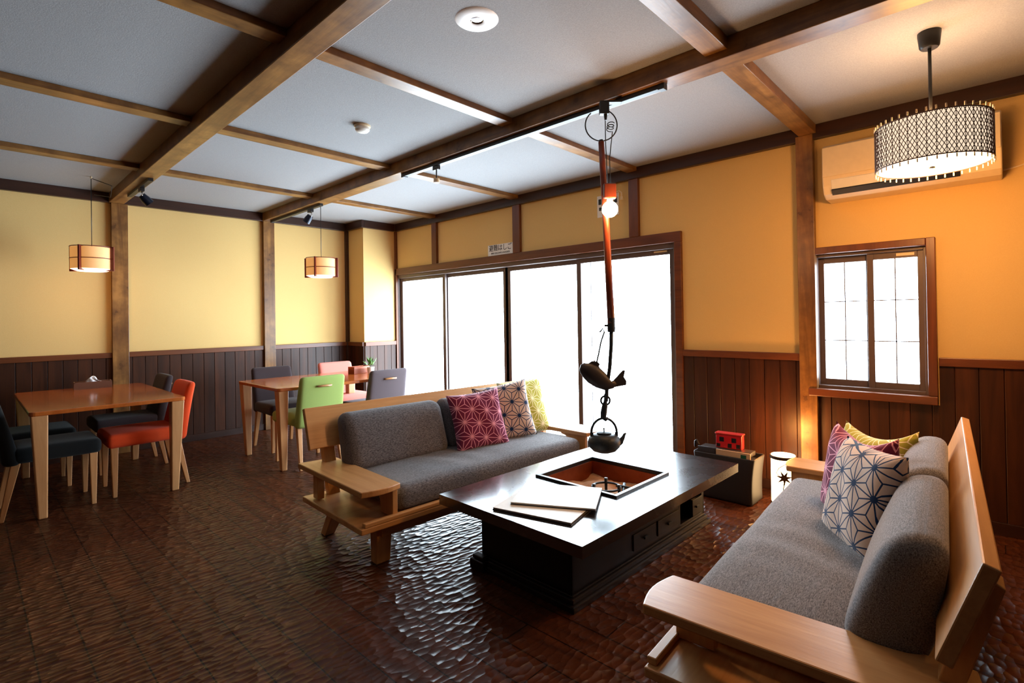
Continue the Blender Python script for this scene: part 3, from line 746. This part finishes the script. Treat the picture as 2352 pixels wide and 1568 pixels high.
t = thing('pendant_bulb', 'bare glowing globe bulb clamped on the hearth hook pole', 'light bulb', (HX, HY, 0), RZH)
box('socket_block', (-.020, .045, -.055, -.019, 1.875, 1.955), wood('socket_', srgb(84, 34, 22), srgb(118, 54, 36), 'z', 9), t, .006)
lathe('bulb_neck', [(0, .0), (.016, 0), (.016, .022), (0, .022)], WHITE, t, (.012, -.037, 1.853), 20)
BULB = glow('bulb_glow', (1, .82, .55, 1), 60)
lathe('bulb', [(0, -.078)] + [(.042 * math.sin(R(a_)), -.036 - .042 * math.cos(R(a_))) for a_ in range(15, 156, 10)] + [(.013, 0), (0, 0)], BULB, t, (.012, -.037, 1.855), 28)
cl = []
for i in range(30):
    a_ = R(70 - i * 300 / 29); cl.append((-.022 + .085 * math.cos(a_), -.01, 2.275 + .085 * math.sin(a_)))
tube('power_cord', [(.008, -.008, 2.37)] + cl, .0035, BLACK, t, 6)
tube('power_cord', [(.012 + .018 + .018 * math.cos(i * .55), -.01 + .001 * i, 2.285 + .010 * math.sin(i * .55) - .0008 * i) for i in range(34)] + [(.022, 0, 2.1), (.020, -.02, 1.955)], .0025, BLACK, t, 6)

# ---------------------------------------------------------------- light tracks and spots
t = thing('light_track', 'long black light track under the ceiling beam above the hearth', 'light track', (2.455, 0, 0), 0, 'black light tracks under the beam')
boxes('track_bar', [(-.018, .018, 1.26, 3.47, 2.405, 2.43)], BLACK, t, .002)
box('end_cap', (-.02, .02, 3.47, 3.51, 2.40, 2.43), BLACK, t, .003); box('end_cap', (-.02, .02, 1.225, 1.26, 2.40, 2.43), BLACK, t, .003)
t = thing('light_track', 'short black light track under the beam by the left wall', 'light track', (2.47, 0, 0), 0, 'black light tracks under the beam')
box('track_bar', (-.018, .018, 4.93, 6.1, 2.405, 2.43), BLACK, t, .002); box('end_cap', (-.02, .02, 6.1, 6.14, 2.40, 2.43), BLACK, t, .003)
t = thing('track_adapter', 'black track adapter that the hearth hook hangs from', 'track adapter', (HX, HY, 0), RZH)
box('adapter_body', (-.028, .022, -.02, .02, 2.335, 2.405), BLACK, t, .004); box('adapter_head', (-.01, .09, -.02, .02, 2.395, 2.405), BLACK, t, .002)
lathe('cord_grip', [(0, -.03), (.006, -.03), (.010, 0), (0, 0)], BLACK, t, (.004, 0, 2.335), 12)
t = thing('track_adapter', 'small track adapter with a tiny lamp at the far end of the long track', 'track adapter', (2.455, 3.08, 0))
box('adapter_body', (-.015, .015, -.03, .03, 2.375, 2.405), BLACK, t, .004)
tube('stem', [(0, 0, 2.375), (0, 0, 2.31)], .005, BLACK, t, 8); lathe('lamp_head', [(0, -.035), (.022, -.03), (.022, 0), (0, .008)], CREAMP, t, (0, 0, 2.31), 16)

def spot_head(loc_, aim, label, pw=0):
    t = thing('track_spotlight', label, 'spotlight', loc_, 0, 'small track spotlights by the left wall')
    box('adapter_body', (-.016, .016, -.04, .04, -.03, 0), BLACK, t, .003)
    tube('arm', [(0, 0, -.02), (0, -.03, -.05), (0, -.02, -.08)], .004, CHROME, t, 6)
    h = lathe('lamp_head', [(0, 0), (.028, 0), (.036, .04), (.038, .085), (.034, .085), (.03, .05), (0, .045)], plain('spot_black', srgb(24, 30, 44), .3, .4), t, (0, 0, 0), 20)
    h.location = (0, 0, -.06); h.rotation_euler = Vector(aim).to_track_quat('Z', 'Y').to_euler(); return t
spot_head((2.47, 5.17, 2.405), (-.3, .4, -.7), 'black spotlight on the short track above the long dining table')
t = thing('light_track', 'short black light track on the beam near the left post', 'light track', (1.05, 0, 0), 0, 'black light tracks under the beam')
box('track_bar', (-.018, .018, 4.98, 5.75, 2.405, 2.43), BLACK, t, .002)
spot_head((1.05, 5.30, 2.405), (.6, .1, -.6), 'black spotlight on the track above the left dining table')

# ---------------------------------------------------------------- paper pendants
SHADE_W = plain('paper_shade', (.80, .52, .27, 1), .7, 0, .2, (1.0, .42, .10, 1), .55)
DIFF_W = glow('paper_diffuser', (1.0, .90, .66, 1), 3.0)
REDW = wood('pendant_wood_', srgb(96, 26, 14), srgb(140, 48, 28), 'z', 9)
def paper_pendant(cx, cy, zt, zb, ztop, label, rz, cord):
    t = thing('pendant_lamp', label, 'pendant lamp', (cx, cy, 0), rz, 'round paper pendant lamps over the dining tables')
    r = .146
    lathe('lamp_shade', [(r, zb + .012), (r, zt - .006)], SHADE_W, t, (0, 0, 0), 40)
    lathe('diffuser', [(0, zb - .006), (r * .7, zb - .004), (r * .97, zb + .012)], DIFF_W, t, (0, 0, 0), 40)
    for i in range(4):
        a_ = i * PI / 2
        bm = NB(); abox(bm, r - .004, r + .026, -.006, .006, zb, zt + .004); abox(bm, r * .55, r + .026, -.006, .006, zb - .004, zb + .008)
        o = link('frame_upright', bm, REDW, t); o.rotation_euler.z = a_
    for z in (zt, (zt + zb) / 2): lathe('frame_ring', [(r - .002, -.003), (r + .005, -.003), (r + .005, .003), (r - .002, .003), (r - .002, -.003)], REDW, t, (0, 0, z), 40)
    tube('cross_bar', [(-r, 0, zt - .004), (r, 0, zt - .004)], .004, REDW, t, 6); tube('cross_bar', [(0, -r, zt - .004), (0, r, zt - .004)], .004, REDW, t, 6)
    tube('cord', [(0, 0, zt - .01), (0, 0, ztop)], .003, BLACK, t, 6)
    if cord: tube('swag_cord', cord, .003, BLACK, t, 6); lathe('ceiling_hook', [(0, -.02), (.008, -.015), (.008, 0), (0, 0)], CREAMP, t, (0, 0, ztop), 10)
    point('pendant_light', (cx, cy, zb - .05), 4, WARM, .06)
paper_pendant(.765, 5.67, 1.915, 1.715, HC, 'round paper pendant lamp in a red frame, above the left table', R(52), [(0, 0, HC - .015), (.11, -.10, HC - .05), (.20, -.04, HC - .13), (.25, .12, HC - .10)])
paper_pendant(2.53, 5.07, 1.895, 1.705, 2.43, 'round paper pendant lamp in a red frame, above the long table', R(42), None)

# ---------------------------------------------------------------- drum pendant
DX, DY = 3.035, .225
t = thing('drum_pendant', 'white drum pendant lamp wrapped in a dark lattice, at the upper right', 'pendant lamp', (DX, DY, 0))
lathe('ceiling_cup', [(0, 0), (.044, 0), (.044, -.012), (.038, -.066), (.032, -.074), (0, -.074)], BLACK, t, (0, 0, HC), 32)
tube('cord', [(0, 0, HC - .07), (0, 0, 2.06)], .007, BLACK, t, 8)
DR, DZ0, DZ1 = .205, 1.915, 2.105
lathe('lamp_shade', [(DR, DZ0), (DR, DZ1)], glow('drum_shade_glow', (1.0, .80, .58, 1), .95), t, (0, 0, 0), 48)
lathe('diffuser', [(0, DZ0 - .004), (DR * .85, DZ0 - .002), (DR * .99, DZ0 + .008)], glow('drum_diffuser_glow', (1.0, .80, .52, 1), 6.5), t, (0, 0, 0), 48)
lathe('finial', [(0, -.018), (.012, -.014), (.014, -.004), (0, -.002)], CHROME, t, (0, 0, DZ0), 16)
bm = NB(); N_ = 40; rr = DR + .006
LM = plain('dark_lattice', srgb(92, 60, 44), .5)
for i in range(N_):
    a_ = 2 * PI * i / N_; x, y = rr * math.cos(a_), rr * math.sin(a_)
    atube(bm, [(x, y, DZ0 - .006), (x, y, DZ1 + .006)], .0013, 5)
    for sgn in (-1, 1):
        for st in (0, 1):
            pts = []
            for q in range(9):
                u = q / 8; aa = a_ + sgn * (u * 3.2) * 2 * PI / N_ * 1.0; pts.append(((rr + .001 * sgn) * math.cos(aa), (rr + .001 * sgn) * math.sin(aa), DZ0 + (DZ1 - DZ0) * (u)))
            atube(bm, pts if st == 0 else [(p[0] * math.cos(PI / N_) - p[1] * math.sin(PI / N_), p[0] * math.sin(PI / N_) + p[1] * math.cos(PI / N_), p[2]) for p in pts], .0017, 4)
for z in (DZ0, DZ1): atube(bm, [(rr * math.cos(2 * PI * i / 40), rr * math.sin(2 * PI * i / 40), z) for i in range(40)], .003, 6, True)
link('lattice', bm, LM, t, True)
bead0 = tube('bead', [(0, 0, -.008), (0, 0, .008)], .003, plain('bead_cream', srgb(236, 214, 176), .4), t, 6)
for i in range(2 * N_):
    a_ = 2 * PI * (i // 2) / N_; o = bead0 if i == 0 else bead0.copy()
    if i: COL.objects.link(o)
    o.parent = t; o.location = (rr * math.cos(a_), rr * math.sin(a_), (DZ1 + .012) if i % 2 else (DZ0 - .012))
point('drum_light', (DX, DY, 1.86), 52, WARM, .12)
point('drum_light', (DX, DY, 2.13), 9, WARM, .14)

# ---------------------------------------------------------------- air conditioner
AY0, AY1 = -.01, .825
t = thing('air_conditioner', 'cream wall mounted air conditioner behind the drum pendant lamp', 'air conditioner', (0, 0, 0))
pf = [(XB, 2.32), (3.80, 2.32), (3.77, 2.30), (3.765, 2.12), (3.775, 2.06), (3.80, 2.01), (3.85, 1.985), (XB, 1.98)]
link('housing', aprism(NB(), pf, AY0, AY1, 'y'), CREAMP, t, False, .008, 3)
pf = [(3.768, 2.305), (3.760, 2.30), (3.757, 2.115), (3.764, 2.113)]
link('front_panel', aprism(NB(), pf, AY0 + .004, AY1 - .004, 'y'), CREAMP, t, False, .003)
link('louver', aprism(NB(), [(3.768, 2.095), (3.762, 2.09), (3.785, 2.025), (3.792, 2.028)], AY0 + .17, AY1 - .05, 'y'), WHITE, t, False, .002)
link('air_outlet', aprism(NB(), [(3.775, 2.035), (3.772, 2.028), (3.80, 2.000), (3.81, 2.006)], AY0 + .17, AY1 - .05, 'y'), BLACK, t)
boxes('indicator', [(3.758, 3.7625, AY0 + .04 + i * .016, AY0 + .050 + i * .016, 2.088, 2.100) for i in range(4)] + [(3.766, 3.7700, AY0 + .085, AY0 + .091, 2.045, 2.07)], plain('dark_mark', srgb(70, 50, 40), .6), t)
tag(tube('wall_cable', [(XB - .006, -.0, 2.03), (XB - .006, -.08, 2.045), (XB - .006, -.3, 2.10), (XB - .006, -.6, 2.12)], .005, CREAMP), 'thin cream cable running along the wall from the air conditioner', 'cable')

# ---------------------------------------------------------------- ceiling fittings
t = thing('downlight', 'round white recessed ceiling downlight above the hearth', 'downlight', (1.512, 1.609, HC))
lathe('trim_ring', [(.028, -.004), (.036, -.007), (.085, -.006), (.093, 0), (.028, 0)], plain('white_rim', srgb(250, 250, 250), .4), t, (0, 0, 0), 48)
lathe('reflector', [(.030, -.005), (.026, .0), (.02, -.001), (0, -.0015)], CHROME, t, (0, 0, 0), 32)
lathe('lamp_face', [(0, -.004), (.010, -.003), (.012, -.001)], glow('led_face', (1, .95, .88, 1), 2), t, (0, 0, 0), 20)
t = thing('smoke_detector', 'small round cream smoke detector on the ceiling', 'smoke detector', (1.80, 3.02, HC))
lathe('detector_base', [(0, 0), (.052, 0), (.052, -.012), (0, -.012)], CREAMP, t, (0, 0, 0), 32)
lathe('detector_dome', [(.044, -.012), (.046, -.03), (.036, -.042), (0, -.046)], WHITE, t, (0, 0, 0), 32)

# ---------------------------------------------------------------- signs above the garden window
INK = plain('ink', srgb(36, 38, 40), .6)
t = thing('ladder_sign', 'white wall sign with black Japanese lettering above the garden window', 'sign', (XB, 3.925, 1.998))
box('sign_plate', (-.006, 0, -.19, .19, -.058, .058), PAPER, t, .001)
text('lettering', '避難はしご', .075, INK, t, (-.0075, 0, .016), xs=.92)
text('lettering', 'FIRE ESCAPE LADDER', .026, INK, t, (-.0075, 0, -.036), xs=1.15)
t = thing('instruction_board', 'white instruction board high on the wall behind the glowing bulb', 'sign', (XB, 2.575, 2.265))
box('sign_plate', (-.006, 0, -.125, .10, -.11, .085), PAPER, t, .001)
boxes('print_block', [(-.0075, -.006, .055, .085, .005, .055), (-.0075, -.006, -.11, -.08, .0, .05), (-.0075, -.006, -.11, -.085, -.06, -.02), (-.0075, -.006, .05, .08, -.05, -.02)], INK, t)
t = thing('wall_bracket', 'tiny white hook bracket on the wall beside the instruction board', 'bracket', (XB, 2.41, 2.345))
tube('arm', [(0, .09, .0), (-.03, .09, .005), (-.03, .02, .01), (-.03, -.005, -.01), (-.03, -.005, -.04)], .006, CREAMP, t, 8); lathe('hook_end', [(0, -.03), (.016, -.03), (.008, 0), (0, 0)], CREAMP, t, (-.03, -.005, -.04), 12)

# ---------------------------------------------------------------- magazine bag, box and floor lamp
t = thing('magazine_rack', 'black magazine rack standing on the floor by the right wall', 'magazine rack', (3.62, 1.39, 0), 0)
RB = plain('rack_black', srgb(30, 24, 24), .6)
def rk(p):
    q = Vector(p); h = (p.z + .16) / .32; q.y *= .94 + .10 * h - .10 * h * (1 - h) * 2; q.z += .16; return q
bm = NB(); arbox(bm, (.22, .40, .32), .02, rk, 10)
top = [f for f in bm.faces if f.calc_center_median().z > .305]
bmesh.ops.delete(bm, geom=top, context='FACES')
o = link('rack_body', bm, RB, t, True); sm = o.modifiers.new('thick', 'SOLIDIFY'); sm.thickness = .008
box('rack_lining', (-.10, .10, -.18, .18, .27, .275), RB, t)
tube('handle', [(.0, .195, .30), (.0, .215, .34), (.0, .225, .36), (0, .235, .35), (0, .235, .31)], .008, RB, t, 8)
t = thing('magazine', 'pale magazine with a green square, standing in the black rack', 'magazine', (3.535, 1.34, .272), 0, 'magazines in the black rack')
box('cover', (-.006, .006, -.125, .10, 0, .068), plain('magazine_cream', srgb(196, 168, 140), .4), t, .002)
boxes('printed_square', [(-.0075, -.006, -.10, -.065, .02, .055)], plain('print_green', srgb(24, 84, 60), .5), t); boxes('red_print', [(-.0075, -.006, -.075, -.02, .004, .016)], plain('print_red', srgb(190, 60, 50), .5), t)
t = thing('magazine', 'dark magazine at the left end of the black rack', 'magazine', (3.54, 1.50, .272), 0, 'magazines in the black rack')
box('cover', (-.006, .006, -.055, .07, 0, .07), plain('magazine_dark', srgb(52, 46, 46), .35), t, .002)
t = thing('magazine', 'thin grey magazine lying along the top of the black rack', 'magazine', (3.60, 1.39, .3), 0, 'magazines in the black rack')
box('cover', (-.045, .045, -.17, .17, .012, .04), plain('magazine_grey', srgb(66, 62, 60), .3), t, .002)
t = thing('checked_box', 'small red and black checked box standing on the black magazine rack', 'box', (3.61, 1.375, .341), R(4))
box('box_body', (-.03, .03, -.085, .085, 0, .095), plain('lacquer_red', srgb(196, 24, 30), .35), t, .004)
boxes('checks', [(-.0315, -.0295, -.05 + .08 * (i % 2) - .0, -.02 + .08 * (i % 2), .045 - .035 * (i // 2) - 0, .075 - .035 * (i // 2)) for i in range(2)] + [(-.0315, -.0295, -.02, .005, .008, .035), (-.0315, -.0295, -.075, -.05, .008, .035), (-.0315, -.0295, .055, .08, .008, .03)], BLACK, t)
bm = NB()
abox(bm, -.034, .034, -.09, .09, .093, .103); link('lid', bm, plain('lacquer_red_light', srgb(214, 60, 56), .35), t, False, .003)

LPX, LPY = 3.735, 1.075
t = thing('floor_lamp', 'glowing white cylindrical paper floor lamp by the wall post', 'floor lamp', (LPX, LPY, 0))
lathe('lamp_base', [(0, 0), (.075, 0), (.075, .012), (0, .012)], BLACK, t, (0, 0, 0), 32)
lathe('lamp_shade', [(.074, .012), (.074, .31), (.072, .32)], glow('lantern_glow', (1.0, .62, .28, 1), 13), t, (0, 0, 0), 40)
lathe('rim_ring', [(.0735, .298), (.081, .298), (.081, .318), (.0735, .318), (.0735, .298)], plain('rim_brown', srgb(44, 28, 18), .5), t, (0, 0, 0), 40)
lathe('top_diffuser', [(0, .312), (.072, .312)], glow('lantern_top_glow', (1.0, .88, .62, 1), 7), t, (0, 0, 0), 32)
point('lantern_light', (LPX - .02, LPY, .42), 14, (1, .42, .10), .07)
t = thing('leaf_ornament', 'dark maple leaf ornament on twisted wire in front of the floor lamp', 'ornament', (3.56, 1.02, .215), R(15))
poly = []
for i in range(14):
    a_ = 2 * PI * i / 14 + .2; rr_ = .05 if i % 2 == 0 else .018; poly.append((rr_ * math.cos(a_), rr_ * math.sin(a_)))
link('leaf', aprism(NB(), poly, -.003, .003, 'x'), plain('leaf_brown', srgb(64, 34, 20), .6), t, False, .001)
tube('wire', [(0, .02, 0), (0, .045, .03), (0, .03, .06), (0, -.01, .09), (0, -.03, .08)], .0022, IRON, t, 6)
tube('stand', [(0, 0, -.02), (0, .01, -.10), (0, .0, -.213)], .003, IRON, t, 6)

# ---------------------------------------------------------------- room lights outside the view
for x, y, pw in ((-.6, 1.6, 16), (-.2, -1.2, 9), (1.9, -1.1, 14), (-1.3, 4.0, 6)):
    t = thing('downlight', 'round warm ceiling downlight out of view behind the camera', 'downlight', (x, y, HC), 0, 'warm downlights behind the camera')
    lathe('trim_ring', [(.05, -.004), (.085, -.006), (.093, 0), (.05, 0)], WHITE, t, (0, 0, 0), 32)
    spot('room_downlight', (x, y, HC - .02), (x, y, 0), pw, (1, .66, .36), 110, .9, .05)
spot('track_light', (2.455, 3.08, 2.33), (2.75, 3.45, HC), 3, (1, .97, .92), 120, 1.0, .02)
